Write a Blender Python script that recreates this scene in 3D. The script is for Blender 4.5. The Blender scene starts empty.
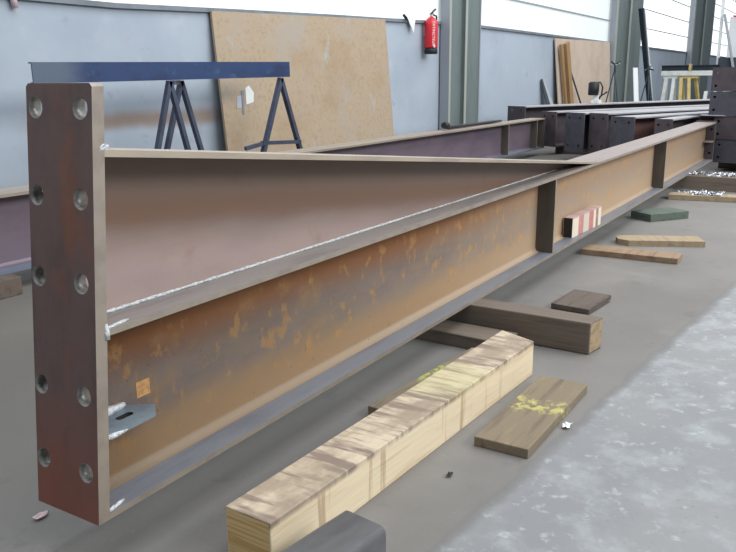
import bpy, bmesh, math, random
from mathutils import Vector, Matrix
random.seed(7)
scene = bpy.context.scene
COL = scene.collection
R = math.radians

# ------------------------------------------------------------------ materials
def lin(c):
    return tuple(((v/255)/12.92 if v/255 <= .04045 else ((v/255+.055)/1.055)**2.4) for v in c) + (1.0,)

class Mat:
    """small builder: base colour + list of masked colour overlays, optional bump"""
    def __init__(s, name, base, rough=.7, metal=0.0, bump=None, spec=.5):
        s.m = bpy.data.materials.new(name); s.m.use_nodes = True
        s.nt = s.m.node_tree; s.n = s.nt.nodes; s.l = s.nt.links
        s.b = s.n['Principled BSDF']
        s.b.inputs['Roughness'].default_value = rough
        s.b.inputs['Metallic'].default_value = metal
        s.b.inputs['Specular IOR Level'].default_value = spec
        s.tc = s.n.new('ShaderNodeTexCoord')
        rgb = s.n.new('ShaderNodeRGB'); rgb.outputs[0].default_value = lin(base)
        s.cur = rgb.outputs[0]
        s.sep = None
        if bump:
            nz = s.noise(bump[0], bump[2] if len(bump) > 2 else 4)
            bp = s.n.new('ShaderNodeBump'); bp.inputs['Strength'].default_value = bump[1]
            bp.inputs['Distance'].default_value = .01
            s.l.new(nz, bp.inputs['Height']); s.l.new(bp.outputs[0], s.b.inputs['Normal'])
    def mapped(s, sc):
        mp = s.n.new('ShaderNodeMapping')
        mp.inputs['Scale'].default_value = (sc,)*3 if isinstance(sc, (int, float)) else sc
        mp.inputs['Location'].default_value = (random.uniform(0, 9), random.uniform(0, 9), random.uniform(0, 9))
        s.l.new(s.tc.outputs['Object'], mp.inputs[0]); return mp.outputs[0]
    def noise(s, sc, detail=4, rough=.6, dist=0):
        t = s.n.new('ShaderNodeTexNoise'); t.inputs['Scale'].default_value = 1
        t.inputs['Detail'].default_value = detail; t.inputs['Roughness'].default_value = rough
        t.inputs['Distortion'].default_value = dist
        s.l.new(s.mapped(sc), t.inputs['Vector']); return t.outputs['Fac']
    def rng(s, v, a, b, c=0.0, d=1.0):
        r = s.n.new('ShaderNodeMapRange'); r.interpolation_type = 'SMOOTHSTEP'
        for i, x in ((1, a), (2, b), (3, c), (4, d)): r.inputs[i].default_value = x
        s.l.new(v, r.inputs[0]); return r.outputs[0]
    def math(s, op, a, b):
        m = s.n.new('ShaderNodeMath'); m.operation = op
        for i, x in enumerate((a, b)):
            if isinstance(x, (int, float)): m.inputs[i].default_value = x
            else: s.l.new(x, m.inputs[i])
        return m.outputs[0]
    def axis(s, ax):
        if not s.sep:
            s.sep = s.n.new('ShaderNodeSeparateXYZ'); s.l.new(s.tc.outputs['Object'], s.sep.inputs[0])
        return s.sep.outputs['XYZ'.index(ax.upper())]
    def band(s, ax, a, b, c, d, wob=0, wsc=4):
        v = s.axis(ax)
        if wob:
            v = s.math('ADD', v, s.math('MULTIPLY', s.math('SUBTRACT', s.noise(wsc), .5), wob))
        return s.math('MULTIPLY', s.rng(v, a, b), s.rng(v, c, d, 1, 0))
    def mix(s, mask, col, fac=1.0):
        mx = s.n.new('ShaderNodeMix'); mx.data_type = 'RGBA'
        if fac != 1.0: mask = s.math('MULTIPLY', mask, fac)
        s.l.new(mask, mx.inputs[0]); s.l.new(s.cur, mx.inputs[6]); mx.inputs[7].default_value = lin(col)
        s.cur = mx.outputs[2]; return s
    def spots(s, col, sc, a, b, fac=1.0, detail=4, dist=0):
        return s.mix(s.rng(s.noise(sc, detail, .62, dist), a, b), col, fac)
    def spots_in(s, band, col, sc, a, b, fac=1.0, detail=4):
        return s.mix(s.math('MULTIPLY', band, s.rng(s.noise(sc, detail), a, b)), col, fac)
    def done(s):
        s.l.new(s.cur, s.b.inputs['Base Color']); return s.m

def simple(name, c, rough=.6, metal=0, var=None, sc=8, bump=None):
    m = Mat(name, c, rough, metal, bump)
    if var: m.spots(var, sc, .4, .7, .8)
    return m.done()

# steel
def mat_plate():
    m = Mat('rusty_end_plate', (112, 90, 86), .62, .15, (30, .12))
    m.spots((92, 76, 76), (14, 14, 5), .45, .65, .7).spots((138, 86, 62), (11, 11, 3.5), .5, .75, .75)
    m.mix(m.band('z', -.9, -.1, .0, .30, .25, 5), (142, 80, 60), .65)
    m.spots((150, 98, 62), 22, .66, .74, .6).spots((84, 72, 72), 3, .5, .8, .5)
    return m.done()
def mat_web():
    m = Mat('rust_bloom_web', (144, 130, 122), .68, .05, (40, .06))
    m.spots((124, 112, 108), (3, 3, 9), .4, .7, .7)
    m.spots((160, 142, 120), (1.2, 2, 5), .45, .7, .6)
    m.mix(m.band('z', -.2, -.1, .075, .16, .06, 5), (182, 146, 102), .7)
    m.mix(m.band('z', .008, .016, .026, .036), (182, 166, 146), .7)
    m.mix(m.band('z', .20, .31, .6, .7, .06, 5), (150, 98, 54), .9)  # rust below the top flange, darkened with the flange's painted shade
    m.mix(m.band('x', 1.3, 3.0, 20, 21, .5, 2), (172, 150, 126), .7)
    b = m.band('z', .04, .1, .28, .34)
    m.spots_in(b, (192, 148, 92), (22, 10, 16), .55, .66, .7, 6)
    m.spots_in(b, (180, 144, 98), (5, 5, 6), .52, .70, .6, 6)
    m.spots((112, 92, 80), (50, 10, 50), .66, .72, .5)
    return m.done()
def mat_haunch_web():
    m = Mat('haunch_web_steel', (172, 152, 146), .55, .2, (40, .05))
    m.spots((156, 138, 137), (1.5, 2, 5), .4, .7, .7).spots((164, 140, 128), (1, 2, 6), .5, .75, .6)
    m.spots((140, 104, 90), 6, .58, .75, .5)
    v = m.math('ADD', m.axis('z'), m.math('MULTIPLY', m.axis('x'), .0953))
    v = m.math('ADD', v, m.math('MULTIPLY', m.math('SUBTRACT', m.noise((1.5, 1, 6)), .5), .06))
    m.mix(m.rng(v, .46, .60), (98, 80, 66), .85)  # rust brown plus the sloping flange's shadow, painted into the upper web
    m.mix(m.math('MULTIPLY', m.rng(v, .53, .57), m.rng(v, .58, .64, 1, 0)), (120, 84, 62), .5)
    return m.done()
def mat_flange(nm='mill_scale_flange', base=(146, 141, 138)):
    m = Mat(nm, base, .5, .12, (60, .08))
    m.spots((122, 117, 120), (3, 22, 22), .42, .68, .7).spots((170, 158, 148), (2.2, 26, 20), .55, .7, .6)
    m.spots((96, 80, 74), 18, .64, .72, .5)
    m.mix(m.band('x', 2.2, 3.6, 20, 21), (150, 134, 128), .55)
    return m.done()
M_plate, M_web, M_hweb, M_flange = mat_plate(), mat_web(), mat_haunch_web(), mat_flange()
M_bflange = simple('blue_grey_flange', (126, 132, 142), .5, .12, (108, 112, 122), (3, 20, 20))
M_hflange = simple('haunch_flange_steel', (176, 164, 148), .5, .25, (150, 140, 128), (3, 20, 20))
M_edge = simple('sawn_plate_edge', (158, 148, 136), .5, .3, (136, 128, 120), 12)
M_under = simple('flange_underside_rust', (130, 90, 58), .7, .1, (110, 76, 54), 10)
M_hole = simple('machined_hole', (142, 142, 138), .4, .35, (96, 94, 92), 60)
M_weld = simple('bright_weld', (226, 232, 236), .35, .35, (160, 166, 172), 120, (200, .6))
M_gusset = simple('blue_grey_gusset', (122, 136, 146), .5, .1, (92, 104, 120), 12)
M_patch = simple('orange_patch', (196, 150, 98), .8, 0, (150, 112, 80), 90)
M_stiff = simple('dark_stiffener', (92, 86, 78), .6, .2, (74, 70, 66), (8, 8, 3))
M_web2 = simple('purple_grey_web', (118, 106, 118), .5, .25, (100, 90, 106), (2, 2, 5))
M_flange2 = simple('beige_flange', (160, 148, 134), .5, .25, (136, 126, 120), (2, 20, 20))
M_flange2b = simple('blue_mill_flange', (124, 134, 152), .42, .4, (98, 106, 124), (2, 20, 20))
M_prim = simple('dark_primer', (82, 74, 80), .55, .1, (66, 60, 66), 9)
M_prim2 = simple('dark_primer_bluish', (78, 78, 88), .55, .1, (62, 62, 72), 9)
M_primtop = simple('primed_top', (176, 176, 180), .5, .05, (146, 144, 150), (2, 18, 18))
M_primweb = simple('reddish_primer_web', (124, 92, 90), .6, .1, (96, 76, 80), 5)
M_dark = simple('near_black', (30, 30, 34), .6)
M_tube = simple('dark_steel_tube', (102, 104, 106), .4, .12, (86, 88, 92), (8, 30, 30), (80, .1))
M_tubein = simple('tube_inside', (40, 38, 38), .8)

# wood
def wood(nm, base, dark, light, smear=None, rough=.78, gsc=(1.5, 40, 40)):
    m = Mat(nm, base, rough, 0, (gsc, .25))
    m.spots(dark, gsc, .5, .68, .7).spots(light, (gsc[0]*2, gsc[1]*.5, gsc[2]*.5), .55, .75, .6)
    if smear:
        m.spots(smear[0], smear[1], smear[2], smear[3], smear[4], 5)
    return m
_m = wood('pale_timber', (226, 210, 180), (206, 184, 148), (234, 222, 198), None, .75, (1.6, 34, 34))
_t = _m.band('z', .095, .112, .3, .4)
_m.mix(_t, (196, 182, 160), .8)
_m.spots_in(_t, (112, 96, 90), (24, 3.5, 3), .47, .60, .85, 6)
_m.spots_in(_t, (120, 106, 98), (60, 8, 3), .55, .66, .6, 6)
_m.spots_in(_t, (140, 124, 108), (5, 9, 5), .42, .66, .75, 5)
_m.spots_in(_m.band('z', -.1, .0, .09, .12), (160, 132, 98), (30, 4, 2), .58, .68, .6, 3)
_m.mix(_m.math('MULTIPLY', _t, _m.band('x', .62, .8, .86, 1.0, .3, 8)), (190, 188, 130), .35)
M_pale = _m.done()
_m = Mat('pale_end_grain', (232, 200, 142), .8)
_m.spots((200, 160, 102), (4, 4, 190), .46, .6, .8)
M_palend = _m.done()
M_dkwood = wood('weathered_dark_timber', (112, 102, 92), (86, 78, 72), (138, 128, 114), None, .85, (40, 2, 40)).done()
M_dkside = wood('dark_timber_side', (98, 88, 80), (66, 60, 56), (122, 110, 98), None, .85, (30, 2.5, 30)).done()
M_endgrain = simple('weathered_end_grain', (168, 148, 118), .85, 0, (128, 108, 86), (30, 30, 60))
def paintplank(nm, base, dark, light, pcol, band):
    m = wood(nm, base, dark, light, None, .82, (3, 40, 40))
    m.spots_in(m.band('x', *band, .14, 22), pcol, (30, 40, 30), .44, .58, .8, 6)
    return m.done()
M_plank_green = paintplank('plank_with_lime_paint', (128, 116, 96), (98, 88, 74), (150, 138, 112), (188, 184, 108), (.21, .25, .29, .33))
M_plank_lime = paintplank('plank_with_green_smear', (136, 124, 104), (104, 94, 80), (160, 146, 118), (190, 200, 98), (.18, .28, .36, .46))
M_plank_dark = wood('dark_brown_plank', (98, 88, 80), (74, 64, 60), (120, 110, 100), None, .85, (3, 36, 36)).done()
M_plank_tan = wood('tan_plank', (158, 142, 116), (124, 108, 88), (184, 170, 142), ((196, 186, 158), (5, 8, 8), .58, .7, .7), .82, (30, 3, 30)).done()
M_plank_tan2 = wood('red_tinged_plank', (146, 124, 100), (116, 92, 76), (168, 150, 122), ((150, 84, 76), (6, 5, 5), .6, .68, .7), .82, (30, 3, 30)).done()
M_teal = wood('green_stained_plank', (88, 102, 92), (62, 74, 68), (112, 124, 110), None, .82, (30, 3, 30)).done()
M_post = wood('brown_post', (156, 124, 84), (122, 92, 60), (180, 150, 108), None, .8, (40, 40, 2)).done()
M_ply2 = simple('beige_board', (198, 182, 166), .75, 0, (184, 166, 150), 3)
def mat_osb():
    m = Mat('worn_chipboard', (170, 153, 131), .82, 0, (40, .1))
    m.spots((154, 136, 112), (26, 26, 26), .5, .66, .7).spots((182, 164, 138), (34, 34, 34), .55, .7, .7)
    m.spots((164, 156, 146), 1.9, .48, .68, .8).spots((156, 130, 100), 1.3, .5, .75, .6)
    m.spots((166, 172, 176), (5, 5, 2.6), .60, .72, .75)
    return m.done()
M_osb = mat_osb()
_m = Mat('striped_paint_wood', (226, 214, 196), .7)
for a, b, c in ((.09, .17, (188, 108, 112)), (.17, .25, (196, 198, 180)), (.255, .33, (184, 92, 100)), (.37, .41, (120, 92, 80))):
    _m.mix(_m.band('x', a-.005, a+.005, b-.005, b+.005), c, .85)
_m.spots((206, 200, 190), 30, .5, .7, .35)
_m.mix(_m.band('z', .098, .1, 1, 2), (176, 148, 144), .8)
M_stripe = _m.done()
# setting
def mat_wall():
    m = Mat('blue_grey_painted_wall', (168, 180, 193), .85, 0, (25, .05))
    m.spots((156, 168, 182), 1.1, .4, .7, .8).spots((180, 190, 200), 3, .55, .75, .6)
    m.spots((128, 140, 154), 5, .63, .75, .4)
    m.spots((176, 168, 158), 7, .66, .74, .5)
    return m
_m = mat_wall()
_b = _m.math('MULTIPLY', _m.band('z', .54, .63, .65, .76, .05, 3), _m.band('x', 2.2, 2.9, 4.1, 4.4))
_m.mix(_b, (130, 104, 78), .75)
_m.mix(_m.band('z', -1, -.5, .12, .4, .1, 3), (136, 142, 148), .7)
M_wall = _m.done()
M_wallpale = simple('pale_wall', (190, 198, 206), .85, 0, (176, 184, 192), 2)
M_sill = simple('grey_sill', (126, 134, 142), .6, .1, (104, 112, 120), 6)
M_col = simple('green_grey_column', (112, 124, 124), .6, .1, (98, 110, 110), (4, 4, 1))
M_colside = simple('lilac_grey_column_side', (146, 152, 160), .6, .1, (132, 138, 146), (4, 4, 1))
M_coledge = simple('pale_column_edge', (164, 170, 164), .55, .1)
def glass(nm, col, e):
    m = Mat(nm, col, .4)
    m.b.inputs['Emission Color'].default_value = lin(col); m.b.inputs['Emission Strength'].default_value = e
    return m.done()
M_glass = glass('daylit_translucent_sheet', (222, 230, 232), .34)
M_glass2 = glass('bright_translucent_sheet', (246, 250, 252), .95)
M_rib = simple('sheet_rib', (150, 158, 162), .5)
def mat_floor():
    m = Mat('dusty_floor_and_flaked_concrete', (122, 120, 117), .74, 0, (60, .08))
    m.spots((106, 104, 100), .9, .4, .7, .8).spots((134, 131, 127), 2.6, .5, .75, .5)
    m.spots((94, 92, 89), 9, .6, .74, .4).spots((146, 144, 140), 60, .64, .72, .35)
    m.mix(m.band('y', .1, .9, 90, 91, .3, 2), (96, 92, 86), .7)
    # worn pale concrete strip beyond the joint (joint line slightly skewed)
    v = m.math('ADD', m.axis('y'), m.math('MULTIPLY', m.axis('x'), .0966))
    v = m.math('ADD', v, m.math('MULTIPLY', m.math('SUBTRACT', m.noise((9, 9, 9), 5), .5), .05))
    edge = m.rng(v, -.50, -.455, 1, 0)
    m.mix(edge, (138, 140, 142), .9)
    m.spots_in(edge, (128, 131, 134), 2.4, .4, .66, .8)
    m.spots_in(edge, (158, 163, 166), (9, 9, 9), .46, .7, .6, 7)
    wide = m.rng(v, -1.15, -.6, .35, 1)
    m.spots_in(m.math('MULTIPLY', edge, wide), (184, 192, 196), (26, 26, 26), .55, .72, .55, 8)
    m.spots_in(edge, (112, 115, 118), 60, .62, .72, .5)
    m.mix(m.math('MULTIPLY', m.rng(v, -.50, -.475), m.rng(v, -.465, -.45, 1, 0)), (104, 104, 104), .5)
    return m.done()
M_floor = mat_floor()
# small things
_m = Mat('chipped_blue_paint', (38, 62, 104), .5, .1, (30, .1))
_m.spots((34, 46, 84), (3, 8, 8), .45, .65, .8).spots((64, 96, 128), (5, 8, 8), .58, .7, .7).spots((96, 122, 128), (12, 12, 12), .66, .74, .6)
_m.mix(_m.band('x', -9, -8, -1.05, -.8, .1, 6), (92, 106, 122), .8)
M_blue = _m.done()
M_trestle = simple('dark_blue_grey_paint', (70, 78, 98), .5, .2, (56, 60, 76), 10)
M_red = simple('extinguisher_red', (206, 38, 52), .35)
M_redd = simple('white_lettering', (244, 232, 228), .6)
M_black = simple('black_rubber', (28, 30, 36), .55)
M_chrome = simple('chrome', (200, 204, 206), .3, .8)
M_white = simple('white_paint', (226, 230, 228), .6, 0, (204, 210, 206), 8)
M_offwhite = simple('off_white_sheet', (232, 236, 238), .6)
M_yellow = simple('yellow_paint', (204, 184, 122), .65, 0, (184, 160, 96), 10)
M_dteal = simple('dark_teal_bar', (44, 56, 66), .5, .2)
M_greypanel = simple('grey_panel', (172, 176, 184), .6)
M_swarf = simple('bright_swarf', (208, 212, 222), .25, .9, (120, 124, 134), 40)
M_steel = simple('grey_steel', (140, 146, 148), .45, .5)
M_pink = simple('pinkish_handle', (206, 184, 188), .6)
M_duct = simple('hazy_dark', (58, 70, 78), .7)

# ------------------------------------------------------------------ mesh helpers (world coordinates in, local coordinates stored)
class MB:
    def __init__(s): s.bm = bmesh.new(); s.mats = []
    def mi(s, m):
        if m not in s.mats: s.mats.append(m)
        return s.mats.index(m)
    def hexa(s, p, m, bev=0):
        """p: 4 bottom + 4 top corner points"""
        v = [s.bm.verts.new(q) for q in p]; i = s.mi(m); fs = []
        for f in ((3, 2, 1, 0), (4, 5, 6, 7), (0, 1, 5, 4), (1, 2, 6, 5), (2, 3, 7, 6), (3, 0, 4, 7)):
            fc = s.bm.faces.new([v[k] for k in f]); fc.material_index = i; fs.append(fc)
        if bev:
            es = list({e for f in fs for e in f.edges})
            r = bmesh.ops.bevel(s.bm, geom=es, offset=bev, segments=2, affect='EDGES', profile=.6)
            for f in r['faces']: f.material_index = i
        return fs
    def box(s, x0, x1, y0, y1, z0, z1, m, bev=0):
        return s.hexa([(x0, y0, z0), (x1, y0, z0), (x1, y1, z0), (x0, y1, z0), (x0, y0, z1), (x1, y0, z1), (x1, y1, z1), (x0, y1, z1)], m, bev)
    def quad(s, c, z0, z1, m, bev=0, tilt=None):
        t = tilt or [0]*4
        return s.hexa([(x, y, z0+d) for (x, y), d in zip(c, t)] + [(x, y, z1+d) for (x, y), d in zip(c, t)], m, bev)
    def prism(s, pts, ax, a, b, m):
        """2-D outline extruded along axis ax from a to b"""
        def P(u, v, w): return {'x': (w, u, v), 'y': (u, w, v), 'z': (u, v, w)}[ax]
        i = s.mi(m)
        A = [s.bm.verts.new(P(u, v, a)) for u, v in pts]; B = [s.bm.verts.new(P(u, v, b)) for u, v in pts]
        n = len(pts)
        for f in (A[::-1], B): s.bm.faces.new(f).material_index = i
        for k in range(n): s.bm.faces.new((A[k], A[(k+1) % n], B[(k+1) % n], B[k])).material_index = i
    def tube(s, pts, r, m, n=10, caps=True):
        i = s.mi(m); pts = [Vector(p) for p in pts]; rings = []
        rr = r if isinstance(r, (list, tuple)) else [r]*len(pts)
        up = None
        for k, p in enumerate(pts):
            d = (pts[min(k+1, len(pts)-1)] - pts[max(k-1, 0)])
            d = d.normalized() if d.length > 1e-9 else Vector((0, 0, 1))
            if up is None: up = d.orthogonal().normalized()
            u = (up - d*up.dot(d)); u = u.normalized() if u.length > 1e-6 else d.orthogonal().normalized(); up = u
            w = d.cross(u)
            rings.append([s.bm.verts.new(p + (u*math.cos(t) + w*math.sin(t))*rr[k]) for t in [2*math.pi*j/n for j in range(n)]])
        for a, b in zip(rings, rings[1:]):
            for j in range(n):
                f = s.bm.faces.new((a[j], a[(j+1) % n], b[(j+1) % n], b[j])); f.material_index = i; f.smooth = True
        if caps:
            s.bm.faces.new(rings[0][::-1]).material_index = i; s.bm.faces.new(rings[-1]).material_index = i
    def bar(s, a, b, w, h, m):
        """rectangular bar from a to b"""
        a, b = Vector(a), Vector(b); d = (b-a).normalized()
        u = d.cross(Vector((0, 0, 1)));  u = u.normalized() if u.length > 1e-3 else Vector((1, 0, 0))
        v = d.cross(u)
        c = [u*sx*w/2 + v*sy*h/2 for sx, sy in ((-1, -1), (1, -1), (1, 1), (-1, 1))]
        s.hexa([a+q for q in c] + [b+q for q in c], m)
    def plate(s, y0, y1, z0, z1, holes, t, m, mhole, medge, x0=0, r_ring=1.22, ch=0):
        """plate in the y-z plane with real drilled holes, from x0 to x0+t"""
        bm = s.bm; i, ih, ie = s.mi(m), s.mi(mhole), s.mi(medge); n = 20
        edges = []; o = [bm.verts.new((x0, y, z)) for y, z in ((y0, z0), (y1, z0)) + (((y1, z1-ch), (y1-ch, z1), (y0+ch, z1), (y0, z1-ch)) if ch else ((y1, z1), (y0, z1)))]
        no = len(o)
        for k in range(no): edges.append(bm.edges.new((o[k], o[(k+1) % no])))
        rings = []
        for (hy, hz, r) in holes:
            ro = [bm.verts.new((x0, hy+r*r_ring*math.cos(2*math.pi*k/n), hz+r*r_ring*math.sin(2*math.pi*k/n))) for k in range(n)]
            for k in range(n): edges.append(bm.edges.new((ro[k], ro[(k+1) % n])))
            rings.append((hy, hz, r, ro))
        g = bmesh.ops.triangle_fill(bm, edges=edges, use_beauty=True, use_dissolve=False)['geom']
        fs = [f for f in g if isinstance(f, bmesh.types.BMFace)]
        for f in fs: f.material_index = i
        back = {}
        def B(v):
            if v not in back: back[v] = bm.verts.new((x0+t, v.co.y, v.co.z))
            return back[v]
        for f in fs: bm.faces.new([B(v) for v in reversed(f.verts)]).material_index = i
        for k in range(no): bm.faces.new((o[k], o[(k+1) % no], B(o[(k+1) % no]), B(o[k]))).material_index = ie
        for hy, hz, r, ro in rings:
            ri = [bm.verts.new((x0+.0035, hy+r*math.cos(2*math.pi*k/n), hz+r*math.sin(2*math.pi*k/n))) for k in range(n)]
            rb = [B(v) for v in ro]
            for k in range(n):
                j = (k+1) % n
                bm.faces.new((ro[k], ro[j], ri[j], ri[k])).material_index = ih
                f = bm.faces.new((ri[k], ri[j], rb[j], rb[k])); f.material_index = ih; f.smooth = True
    def build(s, name, parent=None, at=None):
        """at: world location of the object's origin (its thing's location when it has a parent)"""
        loc = Vector(at) if at is not None else (parent['_o'] if parent else Vector((0, 0, 0)))
        bmesh.ops.recalc_face_normals(s.bm, faces=s.bm.faces)
        bmesh.ops.translate(s.bm, verts=s.bm.verts, vec=-Vector(loc))
        me = bpy.data.meshes.new(name); s.bm.to_mesh(me); s.bm.free()
        for m in s.mats: me.materials.append(m)
        o = bpy.data.objects.new(name, me); COL.objects.link(o)
        if parent: o.parent = parent['_e'] 
        else: o.location = loc
        return o
def tag(o, label=None, cat=None, group=None, kind=None):
    for k, v in (('label', label), ('category', cat), ('group', group), ('kind', kind)):
        if v: o[k] = v
    return o
def thing(name, label, cat, loc, group=None, rot=None):
    e = bpy.data.objects.new(name, None); e.empty_display_size = .1; COL.objects.link(e)
    e.location = loc
    if rot: e.rotation_euler = rot
    tag(e, label, cat, group)
    return {'_e': e, '_o': Vector(loc) if not rot else Vector((0, 0, 0))}
def sub(o):                                    # parent handle for a sub-part: same origin as the part's thing
    return lambda h: {'_e': o, '_o': h['_o']}
def struct(mb, name): return tag(mb.build(name), kind='structure')
def single(mb, name, label, cat, at, group=None): return tag(mb.build(name, at=at), label, cat, group)

# ------------------------------------------------------------------ setting
YW = 3.48
def edge_y(x): return -.518 - (x-.411)*.0966
mb = MB(); mb.prism([(-6, -10), (37, -10), (37, YW), (-6, YW)], 'z', -.1, 0, M_floor); struct(mb, 'floor')
def sill(x): return 1.64 - .17*max(0, min(1, (9.6-x)/6.4))**1.3
mb = MB()
xs = [-6, 3.2, 4.5, 6, 8, 9.6, 37]
mb.prism([(-6, 0)] + [(37, 0)] + [(x, sill(x)) for x in reversed(xs)], 'y', YW, YW+.2, M_wall); struct(mb, 'wall_back')
bays = [(-5.9, 8.5), (9.40, 16.5), (18.8, 25.6), (29.3, 36.8)]
for k, (a, b) in enumerate(bays):
    px_ = [a] + [x for x in xs if a < x < b] + [b]
    mb = MB()
    mb.prism([(x, sill(x)-.035) for x in px_] + [(x, sill(x)) for x in reversed(px_)], 'y', YW-.03, YW, M_sill)
    struct(mb, 'trim_%d' % (k+1))
    mb = MB()
    mb.prism([(x, sill(x)) for x in px_] + [(b, 4.6), (a, 4.6)], 'y', YW+.02, YW+.05, M_glass2 if k > 1 else M_glass)
    z = 2.06
    while z < 4.5:
        mb.box(a, b, YW+.0, YW+.02, z, z+.022, M_rib); z += .44
    struct(mb, 'window_%d' % (k+1))
mb = MB(); mb.box(37, 37.2, -10, YW+.2, 0, 4.6, M_wallpale); struct(mb, 'wall_right')
mb = MB(); mb.box(-6.2, -6, -10, YW+.2, 0, 4.6, M_colside); struct(mb, 'wall_left_sky_block')  # unseen wall, added to block sky light from the left

# columns: rolled posts standing against the wall
def column(x0, w, label):
    """five vertical strips: side flange, pale edge, web, pale edge, second flange"""
    h = thing('steel_column', label, 'column', (x0, YW-.1, 0))
    H = 4.55; y1 = YW-.02
    mb = MB(); mb.box(x0, x0+.03*w, y1-.12, y1, 0, H, M_colside); mb.box(x0-.001, x0+.05*w, y1-.13, y1-.12, 0, H, M_coledge); mb.build('flange', h)
    mb = MB(); mb.box(x0+.03*w, x0+.48*w, y1-.07, y1-.05, 0, H, M_col); mb.build('web', h)
    mb = MB(); mb.box(x0+.48*w, x0+.52*w, y1-.12, y1, 0, H, M_col); mb.box(x0+.47*w, x0+.53*w, y1-.13, y1-.12, 0, H, M_coledge); mb.build('flange', h)
    mb = MB(); mb.box(x0+.52*w, x0+w*.97, y1-.10, y1-.08, 0, H, M_col); mb.build('cover_plate', h)
    mb = MB(); mb.box(x0+.97*w, x0+w, y1-.11, y1, 0, H, M_colside); mb.build('flange', h)
    return h
column(8.42, 1.02, 'green grey steel column beside the red fire extinguisher')
column(16.45, 2.4, 'wide grey column behind the leaning bars, right of the beige board')
column(25.5, 3.9, 'wide grey column at the right, behind the white and yellow trestles')

# ------------------------------------------------------------------ the main haunched beam
X1, ZB, T = 7.50, .115, .013
K = .0965
def plx(z): return K*(z-ZB)
pl = thing('haunched_steel_beam', 'long rusty haunched steel beam lying in the foreground, drilled plate facing the camera', 'steel beam', (0, .09, ZB))
PT = .026
mb = MB()
holes = [(y, z, .0165) for z, yy in ((.888, (.031, .154)), (.729, (.034, .157)), (.576, (.037, .158)), (.363, (.036, .160)), (.212, (.034, .159))) for y in yy]
mb.plate(0, .18, ZB, .931, holes, PT, M_plate, M_hole, M_edge, 0, 1.2, .006)
for v in mb.bm.verts: v.co.x += plx(v.co.z)
o = mb.build('end_plate', pl); o['label'] = 'brown rusted end plate with ten drilled holes and a pale sawn edge'
xb = lambda z: plx(z) + PT
def flange(z0, z1, x1, mtop, name, lab=None, mbot=None, medge=None):
    mb = MB(); x0 = xb(z0)
    fs = mb.hexa([(x0, 0, z0), (x1, 0, z0), (x1, .18, z0), (x0, .18, z0), (xb(z1), 0, z1), (x1, 0, z1), (x1, .18, z1), (xb(z1), .18, z1)], mtop)
    if mbot: fs[0].material_index = mb.mi(mbot)
    if medge: fs[2].material_index = mb.mi(medge)
    o = mb.build(name, pl)
    if lab: o['label'] = lab
    return o
flange(ZB, ZB+T, X1, M_bflange, 'bottom_flange', 'grey mill scale bottom flange', None, M_edge)
flange(.476, .489, X1, M_flange, 'top_flange', 'grey top flange with rusty underside', M_under, M_edge)
def fillet_profile(z0, z1, yc=.09, t=.0045, r=.02, n=4):
    L = []
    for k in range(n+1):
        a = math.pi/2*k/n; L.append((yc-t-r+r*math.sin(a), z0+r-r*math.cos(a)))
    for k in range(n+1):
        a = math.pi/2*k/n; L.append((yc-t-r+r*math.cos(a), z1-r+r*math.sin(a)))
    return L + [(2*yc-y, z) for y, z in reversed(L)]
mb = MB()
P = fillet_profile(ZB+T, .476)
mb.prism(P, 'x', 0, X1, M_web)
for v in mb.bm.verts:
    if v.co.x < .001: v.co.x = xb(v.co.z)
for f in mb.bm.faces: f.smooth = len(f.verts) == 4
mb.build('web', pl)['label'] = 'orange rusted web of the beam'
# haunch
HX, HZ0, HZ1 = 3.345, .489, .803                    # tip, start, underside of flange at the plate
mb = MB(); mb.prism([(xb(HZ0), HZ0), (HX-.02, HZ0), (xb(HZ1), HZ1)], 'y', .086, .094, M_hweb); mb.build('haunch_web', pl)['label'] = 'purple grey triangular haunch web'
mb = MB()
z1 = HZ1; t = .013
mb.hexa([(xb(z1), 0, z1), (HX-.10, 0, HZ0+.001), (HX-.10, .18, HZ0+.001), (xb(z1), .18, z1), (xb(z1+t), 0, z1+t), (HX, 0, HZ0+.001), (HX, .18, HZ0+.001), (xb(z1+t), .18, z1+t)], M_hflange)
mb.bm.faces.ensure_lookup_table(); mb.bm.faces[0].material_index = mb.mi(M_under)
mb.build('haunch_flange', pl)['label'] = 'pale beige sloping haunch flange'
# stiffeners both sides of the web
for sx in (2.645, 5.155):
    for y0, y1 in ((.001, .0855), (.0945, .179)):
        mb = MB(); fs = mb.box(sx, sx+.012, y0, y1, ZB+T, .476, M_stiff); fs[2].material_index = mb.mi(M_edge)
        mb.build('stiffener', pl)['label'] = 'dark stiffener plate'
mb = MB(); mb.plate(0, .18, ZB, .5, [(y, z, .014) for y in (.035, .145) for z in (.19, .30, .42)], .02, M_prim, M_dark, M_edge, X1, 1.05); mb.build('end_plate', pl)['label'] = 'dark end plate at the far end'
mb = MB(); mb.box(X1-.13, X1, .004, .085, .30, .312, M_edge); mb.build('gusset_plate', pl)['label'] = 'small pale tab at the far end'
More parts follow.
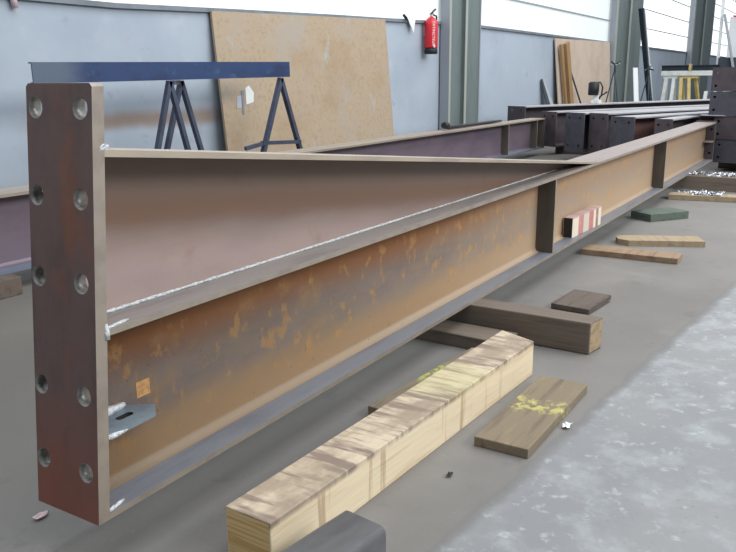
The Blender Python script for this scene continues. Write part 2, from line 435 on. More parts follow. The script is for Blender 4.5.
# gusset with a slotted hole near the end plate
mb = MB(); bm = mb.bm; zg = .285
out = [(xb(zg), .084), (.155, .084), (.192, .035), (.165, .004), (.075, .001), (xb(zg), .005)]
i = mb.mi(M_gusset); dk = mb.mi(M_dark)
vs = [bm.verts.new((x, y, zg)) for x, y in out]; E_ = [bm.edges.new((vs[k], vs[(k+1) % 6])) for k in range(6)]
sl = []
for k in range(16):
    a = 2*math.pi*k/16; cx_ = .012 if math.cos(a) > 0 else -.012
    sl.append(bm.verts.new((.118+cx_+.0085*math.cos(a), .042+.0085*math.sin(a), zg)))
E_ += [bm.edges.new((sl[k], sl[(k+1) % 16])) for k in range(16)]
fs = [f for f in bmesh.ops.triangle_fill(bm, edges=E_, use_beauty=True)['geom'] if isinstance(f, bmesh.types.BMFace)]
low = {v: bm.verts.new((v.co.x, v.co.y, zg-.010)) for v in vs+sl}
for f in fs:
    f.material_index = i; bm.faces.new([low[v] for v in reversed(f.verts)]).material_index = i
for L in (vs, sl):
    for k in range(len(L)):
        a, b = L[k], L[(k+1) % len(L)]; bm.faces.new((a, b, low[b], low[a])).material_index = i if L is vs else dk
mb.build('gusset_plate', pl)['label'] = 'blue grey gusset plate with a slotted hole'
mb = MB(); mb.box(.190, .227, .0845, .0856, .286, .321, M_patch); mb.build('rust_patch', pl)['label'] = 'small square rusty orange patch with a pale lower edge'
# weld beads
def bead(pts, r, name='weld_bead', step=.012):
    mb = MB(); P_ = []; RR = []
    for a, b in zip(pts, pts[1:]):
        a, b = Vector(a), Vector(b); n = max(2, int((b-a).length/step))
        for k in range(n):
            P_.append(a.lerp(b, k/n)); RR.append(r*random.uniform(.75, 1.2))
    P_.append(Vector(pts[-1])); RR.append(r*.5)
    mb.tube(P_, RR, M_weld, 7); return mb.build(name, pl)
o = bead([(xb(.49)+.002, .083, .492), (1.55, .083, .492)], .004); o['label'] = 'bright silver weld bead along the foot of the haunch web'
o = bead([(1.55, .084, .491), (2.9, .084, .491)], .003, step=.03); o['label'] = 'thin dull weld bead along the thin end of the haunch web'
bead([(xb(.49)+.002, .004, .49), (xb(.49)+.06, .012, .491)], .004)
bead([(xb(.82), .0, .815), (xb(.82), .03, .82)], .011)
bead([(xb(.285)+.002, .078, .29), (.15, .078, .29)], .010)
bead([(xb(.285), .006, .277), (.09, .004, .277)], .006)
bead([(xb(.13), .004, .13), (xb(.13)+.045, .012, .131)], .005)
bead([(xb(.48), .002, .47), (xb(.48), .002, .5)], .008)

# ------------------------------------------------------------------ generic I-beams (second beam, stacks)
def ibeam(name, label, cat, loc, L, w, h, mats, tf=.014, tw=.009, plate=None, stiff=(), group=None, rot=None, holes=None, far=True):
    """local frame: x along, y across, z up from the bottom; mats = (top, bottom, web, plate)"""
    t = thing(name, label, cat, loc, group, rot or (0, 0, 0))
    x0 = .018 if plate else 0
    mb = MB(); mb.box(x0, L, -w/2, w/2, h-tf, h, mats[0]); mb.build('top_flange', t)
    mb = MB(); mb.box(x0, L, -w/2, w/2, 0, tf, mats[1]); mb.build('bottom_flange', t)
    mb = MB(); mb.prism(fillet_profile(tf, h-tf, 0, tw/2, .018, 2), 'x', x0, L, mats[2]); mb.build('web', t)
    if plate:
        mb = MB(); mb.plate(-w/2-.005, w/2+.005, plate[0], plate[1], holes or [], .018, mats[3], M_dark, mats[3], 0, 1.03); mb.build('end_plate', t)
    if far:
        mb = MB(); mb.box(L, L+.018, -w/2-.003, w/2+.003, 0, h+.003, mats[3]); mb.build('end_plate', t)
    for sx in stiff:
        for a, b in ((-w/2+.001, -tw/2), (tw/2, w/2-.001)):
            mb = MB(); fs = mb.box(sx, sx+.012, a, b, tf, h-tf, M_stiff); fs[2].material_index = mb.mi(M_edge); mb.build('stiffener', t)
    return t
B2X = -.9
ibeam('steel_beam', 'second long steel beam behind the haunched beam, beige top flange and purple web', 'steel beam', (B2X, 2.16, .084), 8.50-B2X, .18, .36,
      (M_flange2, M_flange2b, M_web2, M_stiff), plate=(-.02, .37), stiff=(1.9-B2X, 7.33-B2X, 8.25-B2X))
def hp(w, h, rows): return [(sy*w*.28, z, .013) for z in rows for sy in (-1, 1)]
stack = [  # x0, y centre, width, top z, yaw, length, label
    (9.73, 2.91, .34, .535, -25, 8.0, 'primed steel beam nearest the wall in the row behind, two pale holes in its plate', M_prim),
    (8.56, 2.04, .24, .52, -25, 7.2, 'dark primed beam just right of the end of the beige flanged beam', M_prim),
    (8.01, 1.552, .27, .535, -25, 7.0, 'dark primed beam in the middle of the row, whole end plate visible', M_prim2),
    (7.98, 1.277, .25, .535, -25, 7.0, 'primed beam close beside the whole visible plate, on its right', M_prim),
    (7.30, .85, .28, .535, -22, 6.0, 'dark primed beam showing a reddish web beside its end plate', M_prim2),
    (7.19, .43, .17, .525, -8, .85, 'short primed beam right behind the far end of the haunched beam', M_prim)]
for k, (x0, y, w, zt, yaw, L, lab, mp) in enumerate(stack):
    h = zt-.1
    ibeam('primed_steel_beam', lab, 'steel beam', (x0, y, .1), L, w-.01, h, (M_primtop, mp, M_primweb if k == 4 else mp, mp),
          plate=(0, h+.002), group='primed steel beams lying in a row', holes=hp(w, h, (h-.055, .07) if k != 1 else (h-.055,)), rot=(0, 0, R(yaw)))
for x0, x1, y0, y1, lab in ((8.75, 8.89, .15, 2.0, 'dark timber bearer under the front of the row of primed beams'), (12.2, 12.34, -1.4, .35, 'dark timber bearer under the far part of the row of primed beams'),
        (10.3, 10.44, 2.4, 2.95, 'short timber bearer under the front of the primed beam nearest the wall'), (14.5, 14.64, .3, 1.0, 'short timber bearer under the far part of the primed beam nearest the wall'),
        (7.5, 7.6, .26, .52, 'small timber bearer under the short primed beam')):
    mb = MB(); mb.box(x0, x1, y0, y1, 0, .1, M_dkside, .006); single(mb, 'timber_bearer', lab, 'timber', ((x0+x1)/2, (y0+y1)/2, 0))
# stack of beams lying on their sides at the right edge
for k, (z, yl, lab) in enumerate(((.09, .015, 'bottom dark beam of the stack at the right edge'), (.32, .04, 'second dark beam from the bottom of the right edge stack'),
                          (.553, .10, 'third dark beam from the bottom of the right edge stack'), (.785, .10, 'topmost dark beam of the right edge stack'))):
    w, h = .222, .42
    ibeam('dark_steel_beam', lab, 'steel beam', (7.66, yl, z+w/2), 2.6, w-.006, h, (M_prim, M_prim2, M_prim, M_prim if k % 2 else M_prim2), plate=(0, h+.001),
          group='dark beams stacked on their sides', rot=(R(90), 0, R(-15)), holes=hp(w, h, (.045, .37)), far=False)
mb = MB(); mb.box(7.62, 7.72, -.36, .17, .5435, .5525, M_primtop); single(mb, 'steel_packer', 'thin pale flat bar between the beams of the right edge stack', 'steel bar', (7.67, -.1, .543))
for x, yo in ((7.95, 0), (9.6, -.45)):
    mb = MB(); mb.box(x, x+.14, -.56+yo, .0+yo, 0, .089, M_dkside, .006)
    single(mb, 'timber_bearer', 'timber bearer under the ' + ('front' if x < 9 else 'far end') + ' of the right edge stack of beams', 'timber', (x+.07, -.28+yo, 0))

# ------------------------------------------------------------------ timbers and planks on the floor
# pale baulk
h = thing('timber_baulk', 'large pale sawn timber baulk with dark smears, nearest on the floor', 'timber', (.19, -.21, 0))
P0 = [(.172, -.275), (1.435, -.344), (1.489, -.214), (.177, -.158)]
mb = MB(); fs = mb.quad(P0, 0, .115, M_pale, .003)
e = mb.mi(M_palend)
mb.bm.normal_update()
for f in mb.bm.faces:
    if abs(f.calc_center_median().x-.175) < .004 and f.calc_area() > .005: f.material_index = e
mb.build('baulk', h)
def timber(name, label, c, z0, z1, m, mend=None, bev=.004, tilt=None, end_test=None, group=None):
    cx_ = sum(p[0] for p in c)/4; cy_ = sum(p[1] for p in c)/4
    mb = MB(); mb.quad(c, z0, z1, m, bev, tilt)
    if mend:
        e = mb.mi(mend)
        for f in mb.bm.faces:
            if f.calc_area() > .0008 and end_test(f.calc_center_median(), f.normal): f.material_index = e
    return single(mb, name, label, 'timber' if 'baulk' in name or 'bearer' in name else 'plank', (cx_, cy_, z0), group)
timber('timber_baulk', 'dark weathered timber baulk carrying the haunched beam, mid floor', [(1.706, -.448), (1.805, -.465), (1.83, .40), (1.72, .40)], 0, .1145, M_dkwood, M_endgrain, .006,
       None, lambda c, n: c.y < -.44)
timber('low_bearer', 'low flat dark timber under the beam, between pale baulk and dark baulk', [(1.545, -.19), (1.68, -.20), (1.70, .35), (1.57, .35)], 0, .048, M_dkwood)
timber('timber_baulk', 'dark timber baulk under the far end of the haunched beam, metal shavings on top', [(6.14, -.9), (6.40, -.9), (6.40, .40), (6.15, .40)], 0, .1145, M_dkwood)
timber('timber_baulk', 'dark timber bearer under the near part of the second beam, left edge', [(1.10, 1.98), (1.22, 1.98), (1.24, 2.42), (1.12, 2.42)], 0, .083, M_dkside)
timber('timber_baulk', 'dark timber bearer under the second beam, hidden behind the haunched beam', [(6.1, 2.0), (6.22, 2.0), (6.22, 2.36), (6.1, 2.36)], 0, .083, M_dkside)
# planks built along local x so the paint band follows the plank
def plank(name, label, p, q, w, z0, z1, m, rise=0, cut=0):
    """from p to q (centre line), width w"""
    p, q = Vector((*p, 0)), Vector((*q, 0)); L = (q-p).length; ang = math.atan2((q-p).y, (q-p).x)
    mb = MB()
    if cut:
        pts = [(cut, -w/2), (L, -w/2), (L, w/2), (cut*.5, w/2), (0, w*.2), (0, -w*.2)]
        mb.prism(pts, 'z', 0, z1-z0, m)
    else: mb.box(0, L, -w/2, w/2, 0, z1-z0, m, .003)
    for v in mb.bm.verts:
        v.co.y += .004*math.sin(v.co.x*9); 
    o = single(mb, name, label, 'plank', (0, 0, 0))
    o.location = (p.x, p.y, z0); o.rotation_euler = (0, -math.asin(rise/L), ang)
    return o
plank('plank', 'short grey brown plank with yellow paint splash, right of the pale baulk', (.878, -.459), (1.381, -.460), .148, 0, .027, M_plank_green)
plank('plank', 'dark plank with lime paint lying along the left side of the pale baulk', (.895, -.095), (1.50, -.145), .095, 0, .03, M_plank_lime)
plank('plank', 'small dark brown plank on the floor behind the dark baulk', (2.175, -.235), (2.425, -.262), .165, .002, .024, M_plank_dark, .004)
plank('plank', 'long tan plank with reddish end, nearest of two before the striped block', (3.325, .04), (3.335, -.455), .15, 0, .03, M_plank_tan2)
plank('plank', 'tan plank with clipped corner, beyond the reddish ended plank', (3.64, -.055), (3.84, -.475), .16, 0, .032, M_plank_tan, 0, .05)
plank('plank', 'short green stained timber beside the bottom flange', (4.47, .0), (4.74, -.19), .19, 0, .05, M_teal)
plank('plank', 'pale tan plank at the right edge with shavings on it', (5.56, .03), (5.68, -.75), .15, 0, .04, M_plank_tan)
# square steel tube
h = thing('square_steel_tube', 'dark grey square steel tube with rounded corners, bottom edge of the view', 'steel tube', (.291, -.412, 0), None, (0, 0, R(-8.2)))
def rrect(w, r, n=4):
    L = []
    for cx_, cy_, a0 in ((w/2-r, w-r, 0), (-w/2+r, w-r, 90), (-w/2+r, r, 180), (w/2-r, r, 270)):
        for k in range(n+1):
            a = R(a0+90*k/n); L.append((cx_+r*math.cos(a), cy_+r*math.sin(a)))
    return L
mb = MB(); bm = mb.bm; o_, i_ = rrect(.108, .014), [(y, z+.006) for y, z in rrect(.096, .009)]
mo, mi_ = mb.mi(M_tube), mb.mi(M_tubein)
ro = [[bm.verts.new((x, y, z)) for y, z in o_] for x in (-.95, 0)]; ri = [[bm.verts.new((x, y, z)) for y, z in i_] for x in (-.95, 0)]
n = len(o_)
for k in range(n):
    j = (k+1) % n
    f = bm.faces.new((ro[0][k], ro[0][j], ro[1][j], ro[1][k])); f.material_index = mo; f.smooth = True
    f = bm.faces.new((ri[0][k], ri[1][k], ri[1][j], ri[0][j])); f.material_index = mi_; f.smooth = True
    for e in (0, 1): bm.faces.new((ro[e][k], ro[e][j], ri[e][j], ri[e][k])).material_index = mo
mb.build('tube', h)

# striped block standing on the bottom flange
mb = MB(); mb.box(0, .46, 0, .05, 0, .105, M_stripe, .002)
e = mb.mi(M_dark)
for f in mb.bm.faces:
    if f.calc_center_median().x < .003 and f.calc_area() > .003: f.material_index = e
o = single(mb, 'striped_block', 'wooden block with red and white stripes standing on the bottom flange', 'wooden block', (0, 0, 0))
o.location = (3.03, .026, ZB+T+.0005); o.rotation_euler = (0, 0, R(-2.5))

# metal shavings: nobody could count them
def swarf(name, label, regions, n):
    mb = MB(); bm = mb.bm; mb.mi(M_swarf)
    for (x0, x1, y0, y1, z) in regions:
        for k in range(n):
            c = Vector((random.uniform(x0, x1), random.uniform(y0, y1), z+random.uniform(.002, .016)))
            a, b = random.uniform(0, 6.28), random.uniform(-.6, .6)
            u = Vector((math.cos(a), math.sin(a), b))*random.uniform(.004, .015); v = Vector((-math.sin(a), math.cos(a), random.uniform(-.5, .5)))*random.uniform(.002, .005)
            bm.faces.new([bm.verts.new(c+q) for q in (-u-v, u-v, u*.7+v, -u*.7+v)])
    o = mb.build(name, at=(regions[0][0], regions[0][2], regions[0][4])); return tag(o, label, 'metal shavings', None, 'stuff')
swarf('metal_shavings', 'bright metal shavings on the far timber baulk', [(6.18, 6.39, -.36, .0, .1145)], 420)
swarf('metal_shavings', 'bright metal shavings on the floor between the far baulk and pale plank', [(5.70, 6.10, -.32, .05, 0), (5.55, 5.68, -.35, -.12, .04)], 420)

# scraps on the floor
def scrap(label, loc, s, m):
    mb = MB(); bm = mb.bm; mb.mi(m); n = 4
    g = [[bm.verts.new((loc[0]+(i-1.5)*s*.5+random.uniform(-1, 1)*s*.15, loc[1]+(j-1.5)*s*.28+random.uniform(-1, 1)*s*.1, loc[2]+.003+random.uniform(0, .35)*s)) for j in range(n)] for i in range(n)]
    for i in range(n-1):
        for j in range(n-1): bm.faces.new((g[i][j], g[i+1][j], g[i+1][j+1], g[i][j+1]))
    return single(mb, 'paper_scrap', label, 'scrap', loc)
scrap('small crumpled pinkish white scrap on the floor below the end plate', (.075, .296, 0), .022, M_pink)
scrap('tiny white scrap on the floor right of the paint splashed plank', (1.11, -.56, 0), .022, M_white)
scrap('tiny dark chip on the floor between the pale baulk and the plank', (.70, -.40, 0), .014, M_dark)

# ------------------------------------------------------------------ things along the wall
# chipboard sheet
mb = MB()
xl, xr = 4.17, 7.0
def shy(z): return 3.44 - .135*(1.52-z)/1.52
mb.hexa([(xl, shy(0), 0), (xr, shy(0), 0), (xr, shy(0)+.022, .004), (xl, shy(0)+.022, .004),
         (xl, shy(1.475), 1.475), (xr, shy(1.565), 1.565), (xr, shy(1.565)+.022, 1.569), (xl, shy(1.475)+.022, 1.479)], M_osb)
single(mb, 'chipboard_sheet', 'large worn tan chipboard sheet leaning on the wall behind the blue beam', 'board', (5.6, 3.32, 0))
h = thing('torn_tape', 'torn pale tape and paper stuck on the chipboard sheet', 'paper', (4.42, shy(.75)-.004, .75))
def tape(pts, m, dy=0):
    mb = MB(); bm = mb.bm; mb.mi(m)
    A_ = [bm.verts.new((x, shy(z)-.004-dy, z)) for x, z in pts]; B_ = [bm.verts.new((x, shy(z)-.001, z)) for x, z in pts]
    bm.faces.new(A_); bm.faces.new(B_[::-1])
    for k in range(len(pts)): bm.faces.new((A_[k], A_[(k+1) % len(pts)], B_[(k+1) % len(pts)], B_[k]))
    return mb
tape([(4.34, .69), (4.405, .70), (4.415, .80), (4.36, .79)], M_greypanel).build('paper_strip', h)
tape([(4.47, .72), (4.57, .74), (4.585, .82), (4.53, .88), (4.48, .86)], M_white).build('paper_strip', h)
tape([(4.41, .64), (4.43, .64), (4.455, .84), (4.42, .84)], M_sill, .001).build('dark_tape', h)
# hanging rag at the sill
h = thing('torn_plastic_strip', 'torn white plastic strip hanging from the window sill', 'plastic strip', (7.5, YW-.04, 1.63))
mb = MB(); bm = mb.bm; mb.mi(M_white)
for dy in (0, .004):
    bm.faces.new([bm.verts.new(p) for p in ((7.44, YW-.032-dy, 1.64), (7.72, YW-.032-dy, 1.63), (7.66, YW-.05-dy, 1.54), (7.62, YW-.06-dy, 1.45), (7.53, YW-.045-dy, 1.57))])
mb.build('strip', h)
mb = MB(); mb.tube([(7.40, YW-.05, 1.635), (7.45, YW-.05, 1.61), (7.50, YW-.06, 1.57)], [.018, .018, .006], M_dark, 6); mb.build('dark_fold', h)
# cord end at top left
h = thing('hanging_handle', 'pinkish handle end hanging on the wall at the top left corner', 'handle', (2.38, YW-.02, 1.40))
mb = MB(); mb.tube([(2.37, YW-.025, 1.52), (2.375, YW-.03, 1.44), (2.385, YW-.03, 1.38)], [.016, .022, .018], M_pink, 10); mb.build('grip', h)
mb = MB(); mb.tube([(2.362, YW-.02, 1.75), (2.37, YW-.025, 1.52)], .006, M_black, 6); mb.build('cord', h)

# fire extinguisher
ex, ey = 7.99, YW-.105
h = thing('fire_extinguisher', 'red fire extinguisher hung on the wall left of the steel column', 'fire extinguisher', (ex, ey, 1.22))
mb = MB()
mb.tube([(ex, ey, z) for z in (1.285, 1.29, 1.30, 1.56, 1.60, 1.63, 1.645)], [.072, .08, .082, .082, .074, .05, .03], M_red, 20); mb.build('cylinder', h)
mb = MB(); mb.tube([(ex, ey, z) for z in (1.215, 1.222, 1.275, 1.284)], [.072, .08, .08, .072], M_black, 20); mb.build('foot', h)
mb = MB(); mb.tube([(ex, ey, 1.645), (ex, ey, 1.67)], .02, M_chrome, 10)
mb.box(ex-.02, ex+.03, ey-.018, ey+.018, 1.67, 1.69, M_chrome); valve = mb.build('valve', h)
mb = MB(); mb.bar((ex-.05, ey-.02, 1.678), (ex+.05, ey-.03, 1.74), .022, .012, M_black); mb.build('lever', {'_e': valve, '_o': h['_o']})
mb = MB(); mb.tube([(ex+.02, ey-.01, 1.675), (ex+.10, ey-.02, 1.66), (ex+.105, ey-.02, 1.58), (ex+.092, ey-.015, 1.42), (ex+.088, ey-.012, 1.32)], .011, M_black, 8); mb.build('hose', h)
mb = MB(); mb.box(ex-.02, ex+.02, ey+.07, YW-.001, 1.42, 1.60, M_chrome); mb.build('wall_bracket', h)
mb = MB(); mb.box(ex-.062, ex-.04, ey-.078, ey-.062, 1.29, 1.315, M_white); mb.build('tag', h)
cu = bpy.data.curves.new('lettering', 'FONT'); cu.body = 'EXTINCTEUR'; cu.size = .046; cu.align_x = 'CENTER'; cu.align_y = 'CENTER'; cu.extrude = .001; cu.space_character = 1.05
cu.materials.append(M_redd)
tmp = bpy.data.objects.new('lettering_curve', cu); COL.objects.link(tmp)
bpy.context.view_layer.update()
me = bpy.data.meshes.new_from_object(tmp.evaluated_get(bpy.context.evaluated_depsgraph_get()))
bpy.data.objects.remove(tmp)
o = bpy.data.objects.new('lettering', me); COL.objects.link(o); o.parent = h['_e']
ca = R(-132)   # lettering runs up the cylinder on the camera side
d = Vector((math.cos(ca), math.sin(ca), 0))
o.matrix_local = Matrix.Translation(Vector((0, 0, 1.45-1.22)) + d*.0835) @ Matrix((( 0, math.cos(ca+math.pi/2), d.x, 0), (0, math.sin(ca+math.pi/2), d.y, 0), (-1, 0, 0, 0), (0, 0, 0, 1))) .to_4x4()

# black bar/hose lying on the second beam
mb = MB(); mb.tube([(5.95, 2.19, .492), (6.02, 2.19, .488), (6.05, 2.19, .466), (6.6, 2.20, .464), (7.2, 2.21, .462), (7.45, 2.21, .462)], [.030, .034, .018, .016, .016, .010], M_black, 8)
single(mb, 'black_hose', 'short black hose lying on the top flange of the second beam', 'hose', (6.6, 2.2, .444))

# blue beam on the trestles
h = thing('blue_steel_channel', 'chipped blue steel channel lying across the two sawhorses', 'steel channel', (3.275, 2.9, .935), None, (0, R(-.75), 0))
mb = MB()
mb.prism([(0, 0), (.03, 0), (.03, .008), (.009, .008), (.009, .112), (.03, .112), (.03, .12), (0, .12)], 'x', -1.215, 1.215, M_blue)
mb.build('channel', h)
# sawhorses
def leg(mb, a, b, w, m): mb.bar(a, b, w, w, m)
h = thing('sawhorse', 'dark sawhorse of two A frames under the left half of the blue channel', 'sawhorse', (3.2, 2.95, 0))
frames = ((3.06, 2.84, -.155, .13), (3.37, 3.04, -.175, .15))
for ax, ay, dl, dr in frames:
    for dd in (dl, dr):
        k = .93/.46
        mb = MB(); leg(mb, (ax, ay, .925), (ax+dd*k, ay, .0), .032, M_trestle); mb.build('leg', h)
mb = MB(); mb.bar((3.10, 2.86, .916), (3.34, 3.03, .916), .03, .03, M_trestle); mb.build('top_bar', h)
h = thing('sawhorse', 'dark A frame sawhorse under the right end of the blue channel', 'sawhorse', (4.38, 2.95, 0))
ax, ay = 4.36, 2.90
for dd in (-.245, .22):
    mb = MB(); leg(mb, (ax, ay, .938), (ax+dd*1.72, ay, 0), .036, M_trestle); mb.build('leg', h)
mb = MB(); mb.bar((ax-.27, ay, .435), (ax+.24, ay, .41), .035, .03, M_trestle); mb.build('cross_bar', h)
mb = MB(); mb.bar((ax-.26, ay, .43), (ax-.42, ay+.05, .40), .03, .03, M_trestle); mb.build('brace', h)

# beige board, posts, rod, angle against the wall (second bay)
mb = MB(); mb.hexa([(13.05, 3.33, 0), (16.4, 3.33, 0), (16.4, 3.35, 0), (13.05, 3.35, 0), (12.84, 3.43, 1.58), (16.42, 3.43, 1.63), (16.42, 3.45, 1.63), (12.84, 3.45, 1.58)], M_ply2)
o = single(mb, 'beige_board', 'large beige board leaning on the wall right of the first column', 'board', (15, 3.34, 0))
mb = MB(); mb.box(-.09, .09, -.03, .03, 0, 1.56, M_post, .006); o = single(mb, 'timber_post', 'brown timber post leaning against the beige board', 'timber', (0, 0, 0)); o.location = (13.5, 3.24, 0); o.rotation_euler = (R(-3), R(-14), 0)
mb = MB(); mb.box(-.04, .04, -.02, .02, 0, 1.52, M_post, .006); o = single(mb, 'timber_post', 'thinner brown batten leaning on the left edge of the beige board', 'timber', (0, 0, 0)); o.location = (13.30, 3.26, 0); o.rotation_euler = (R(-4), R(-13), 0)
mb = MB(); mb.tube([(14.5, 3.25, 0.0), (13.2, 3.36, 1.33)], .016, M_duct, 8); single(mb, 'steel_rod', 'thin dark rod leaning diagonally on the beige board', 'rod', (14.5, 3.25, 0))
h = thing('steel_angle', 'grey steel offcut leaning on the wall left of the brown posts', 'steel angle', (12.9, 3.3, 0))
mb = MB(); mb.hexa([(12.75, 3.26, 0), (13.02, 3.26, 0), (13.02, 3.28, 0), (12.75, 3.28, 0), (12.30, 3.44, .90), (12.42, 3.44, .86), (12.42, 3.46, .86), (12.30, 3.46, .90)], M_greypanel); mb.build('face', h)
mb = MB(); mb.hexa([(12.45, 3.27, 0), (12.74, 3.27, 0), (12.74, 3.285, 0), (12.45, 3.285, 0), (12.26, 3.445, .88), (12.29, 3.445, .90), (12.29, 3.46, .90), (12.26, 3.46, .88)], M_duct); mb.build('side', h)

# magnetic drill standing on the second primed beam
dx, dy, dz = 11.22, 2.21, .5355
h = thing('magnetic_drill', 'black and white drilling machine standing on the primed beam nearest the wall', 'drill', (dx, dy, dz))
mb = MB(); mb.box(dx-.07, dx+.08, dy-.06, dy+.06, dz, dz+.05, M_white, .004); mb.build('base', h)
mb = MB(); mb.box(dx-.02, dx+.03, dy-.035, dy+.035, dz+.05, dz+.16, M_offwhite, .004); mb.build('stand', h)
mb = MB(); mb.tube([(dx-.03, dy+.04, dz+.12), (dx-.03, dy+.04, dz+.13), (dx-.03, dy+.04, dz+.30), (dx-.03, dy+.04, dz+.32)], [.06, .08, .08, .05], M_black, 14); mb.build('motor', h)
mb = MB(); mb.tube([(dx-.03, dy+.02, dz+.31), (dx, dy-.05, dz+.31), (dx+.02, dy-.08, dz+.24), (dx+.02, dy-.07, dz+.12), (dx+.02, dy-.03, dz+.06)], .012, M_black, 8); mb.build('cable', h)
mb = MB(); mb.tube([(dx+.03, dy-.03, dz+.09), (dx+.03, dy-.15, dz+.17)], [.006, .014], M_black, 8); mb.build('feed_handle', h)

# tripod stands with clamp heads in front of the second column
def stand(label, x, y, z, sp):
    h = thing('clamp_stand', label, 'stand', (x, y, 0))
    for k in range(3):
        a = R(90+120*k); mb = MB(); mb.tube([(x, y, z-.1), (x+sp*math.cos(a), y+sp*math.sin(a), 0)], .012, M_duct, 6); mb.build('leg', h)
    mb = MB(); mb.tube([(x, y, z-.18), (x, y, z)], .022, M_duct, 8)
    for k in range(7):
        a = R(51*k); mb.tube([(x, y, z-.02), (x+.11*math.cos(a)*.4, y+.11*math.sin(a), z+random.uniform(-.06, .08))], [.018, .012], M_black if k % 2 else M_chrome, 6)
    mb.build('clamp_head', h); return h
stand('thin tripod stand with dark clamp head before the grey column', 15.0, 2.93, 1.17, .22)
stand('second tripod stand with clamp head beside the leaning white bar', 17.0, 2.72, 1.10, .20)
# leaning bars
mb = MB(); mb.bar((18.2, 2.85, .0), (17.45, 3.08, 2.36), .10, .06, M_dteal); single(mb, 'leaning_bar', 'tall dark teal bar leaning on the wide column', 'bar', (18.45, 2.85, 0))
mb = MB(); mb.bar((18.45, 2.87, .0), (17.72, 3.10, 2.38), .10, .03, M_offwhite); single(mb, 'leaning_bar', 'tall white strip leaning right beside the dark teal bar', 'bar', (18.85, 2.87, 0))
mb = MB(); mb.bar((16.5, 2.78, .0), (16.75, 2.95, 1.10), .10, .03, M_offwhite); single(mb, 'leaning_bar', 'short white bar standing left of the dark teal bar', 'bar', (16.2, 2.78, 0))

# white and yellow trestles with dark beam and pale board on top
hx = 18.0
def trestle(name, label, y0, y1, m, legs):
    h = thing(name, label, 'trestle', (hx, (y0+y1)/2, 0))
    mb = MB(); mb.box(hx-.05, hx+.05, y0, y1, .87, .928, m, .004); mb.build('top_bar', h)
    for (ya, yb, dxx) in legs:
        mb = MB(); mb.bar((hx+dxx*.15, ya, .88), (hx+dxx, yb, 0), .07, .05, m); mb.build('leg', h)
    return h
trestle('trestle', 'white painted trestle under the pale board, left one', 2.30, 2.60, M_white, ((2.53, 2.57, -.25), (2.37, 2.37, -.25), (2.53, 2.57, .25), (2.37, 2.37, .25)))
trestle('trestle', 'yellow painted trestle under the pale board', 1.86, 2.26, M_yellow, ((2.22, 2.16, -.25), (2.06, 1.96, -.25), (2.22, 2.14, .25), (1.93, 1.80, .25)))
mb = MB(); mb.box(hx-.08, hx+.08, 1.45, 2.65, .93, 1.035, M_white, .005); single(mb, 'pale_board', 'pale timber board lying across the white and yellow trestles', 'board', (hx, 2.1, .93))
for a, b, lab in ((2.09, 2.655, 'dark steel beam piece on the left of the pale board'), (1.45, 2.0, 'dark steel beam piece on the right of the pale board')):
    mb = MB(); mb.prism([(-.06, 0), (.06, 0), (.06, .015), (.008, .02), (.008, .10), (.06, .105), (.06, .12), (-.06, .12), (-.06, .105), (-.008, .10), (-.008, .02), (-.06, .015)], 'y', a, b, M_dteal)
    for v in mb.bm.verts: v.co.x += hx; v.co.z += 1.036
    single(mb, 'short_steel_beam', lab, 'steel beam', (hx, (a+b)/2, 1.036))
h = thing('yellow_clamp', 'yellow clamp upright on the pale board between the dark beam pieces', 'clamp', (hx, 2.045, 1.036))
mb = MB(); mb.box(hx-.1, hx-.06, 2.02, 2.07, 1.036, 1.18, M_yellow); mb.build('jaw', h)
mb = MB(); mb.box(hx-.06, hx+.02, 2.02, 2.07, 1.15, 1.18, M_yellow); mb.build('bar', h)
mb = MB(); mb.hexa([(17.7, 1.66, 0), (17.7, 1.72, 0), (17.9, 1.72, 0), (17.9, 1.66, 0), (17.8, 1.62, .60), (17.8, 1.69, .60), (17.85, 1.69, .60), (17.85, 1.62, .60)], M_white)
single(mb, 'white_offcut', 'small white offcut standing right of the yellow trestle', 'offcut', (17.8, 1.68, 0))

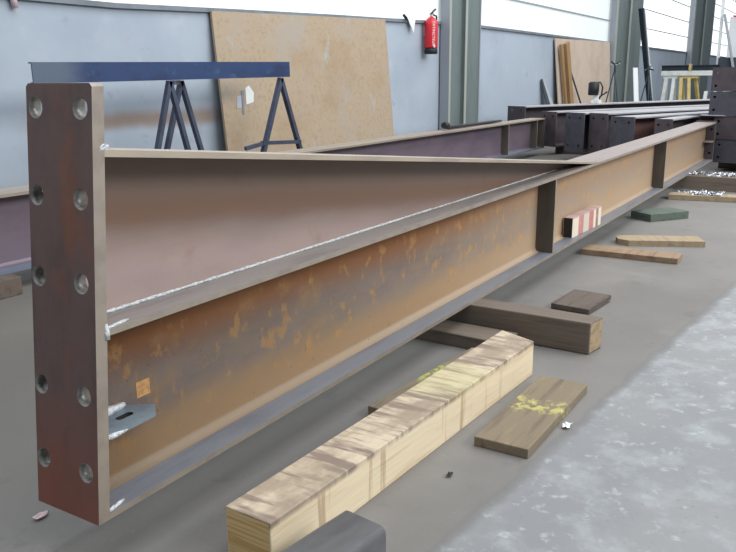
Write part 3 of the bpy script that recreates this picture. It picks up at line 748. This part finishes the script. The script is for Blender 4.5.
# leaning pale sheets at the far right
h = thing('sheet_rack', 'tall rack frame with a white front pole, far right edge', 'rack', (20, 1.6, 0))
mb = MB(); mb.bar((20.0, 1.77, 0), (20.0, 1.80, 3.6), .09, .06, M_offwhite); mb.build('pole', h)
mb = MB(); mb.bar((20.05, 1.72, 3.0), (20.05, .9, 3.0), .05, .05, M_trestle); mb.bar((20.05, 1.55, 3.0), (20.05, 1.45, 2.2), .05, .05, M_trestle); mb.build('brace', h)
mb = MB(); mb.box(19.9, 20.3, .9, 1.76, 1.10, 1.34, M_duct); mb.build('shelf', h)
mb = MB(); mb.bar((20.2, .95, 0), (20.2, .95, 3.2), .05, .05, M_trestle); mb.build('pole', h)
mb = MB(); mb.bar((19.82, 1.36, .92), (19.88, 1.72, 2.32), .11, .03, M_greypanel); single(mb, 'grey_strip', 'grey strip leaning diagonally at the far right rack', 'strip', (19.8, 1.36, .92))
h = thing('white_sheet', 'white sheet with red top edge at the far right', 'sheet', (20.4, 1.3, 0))
mb = MB(); mb.hexa([(20.42, .9, 0), (20.42, 1.66, 0), (20.45, 1.66, 0), (20.45, .9, 0), (20.42, .9, 2.1), (20.42, 1.66, 2.3), (20.45, 1.66, 2.3), (20.45, .9, 2.1)], M_offwhite); mb.build('panel', h)
mb = MB(); mb.bar((20.43, .9, 2.12), (20.43, 1.6, 2.31), .04, .04, M_red); mb.build('red_edge', h)

# ------------------------------------------------------------------ camera
cam = bpy.data.cameras.new('camera'); co = bpy.data.objects.new('camera', cam); COL.objects.link(co)
cam.sensor_width = 36; cam.lens = 775/736*36; cam.clip_start = .05; cam.clip_end = 200
rows = ((0.5218885611544152, 0.21514589663916706, -0.8254359895809628), (-0.8529749481732094, 0.12240328238101457, -0.5073964665340744), (-0.008128193223887775, 0.968880632287426, 0.24739493295787746))
co.matrix_world = Matrix.Translation((-.84615867, -1.12447114, .935)) @ Matrix(rows).to_4x4()
scene.camera = co

# ------------------------------------------------------------------ light
w = bpy.data.worlds.new('world'); scene.world = w; w.use_nodes = True
bg = w.node_tree.nodes['Background']; bg.inputs[0].default_value = (.86, .93, 1.0, 1); bg.inputs[1].default_value = .42
def area(name, loc, target, sx, sy, power, col):
    l = bpy.data.lights.new(name, 'AREA'); l.shape = 'RECTANGLE'; l.size = sx; l.size_y = sy; l.energy = power; l.color = col
    o = bpy.data.objects.new(name, l); COL.objects.link(o); o.location = loc
    o.rotation_euler = (Vector(target)-Vector(loc)).to_track_quat('-Z', 'Y').to_euler(); return o
area('daylight_opening', (5, -8, 5.5), (4, 1, .2), 12, 3, 760, (1.0, .98, .95))
area('skylight', (9, -1, 6.5), (9, -.5, 0), 22, 5, 820, (.97, .98, 1.0))
scene.view_settings.view_transform = 'Standard'
scene.view_settings.exposure = .22
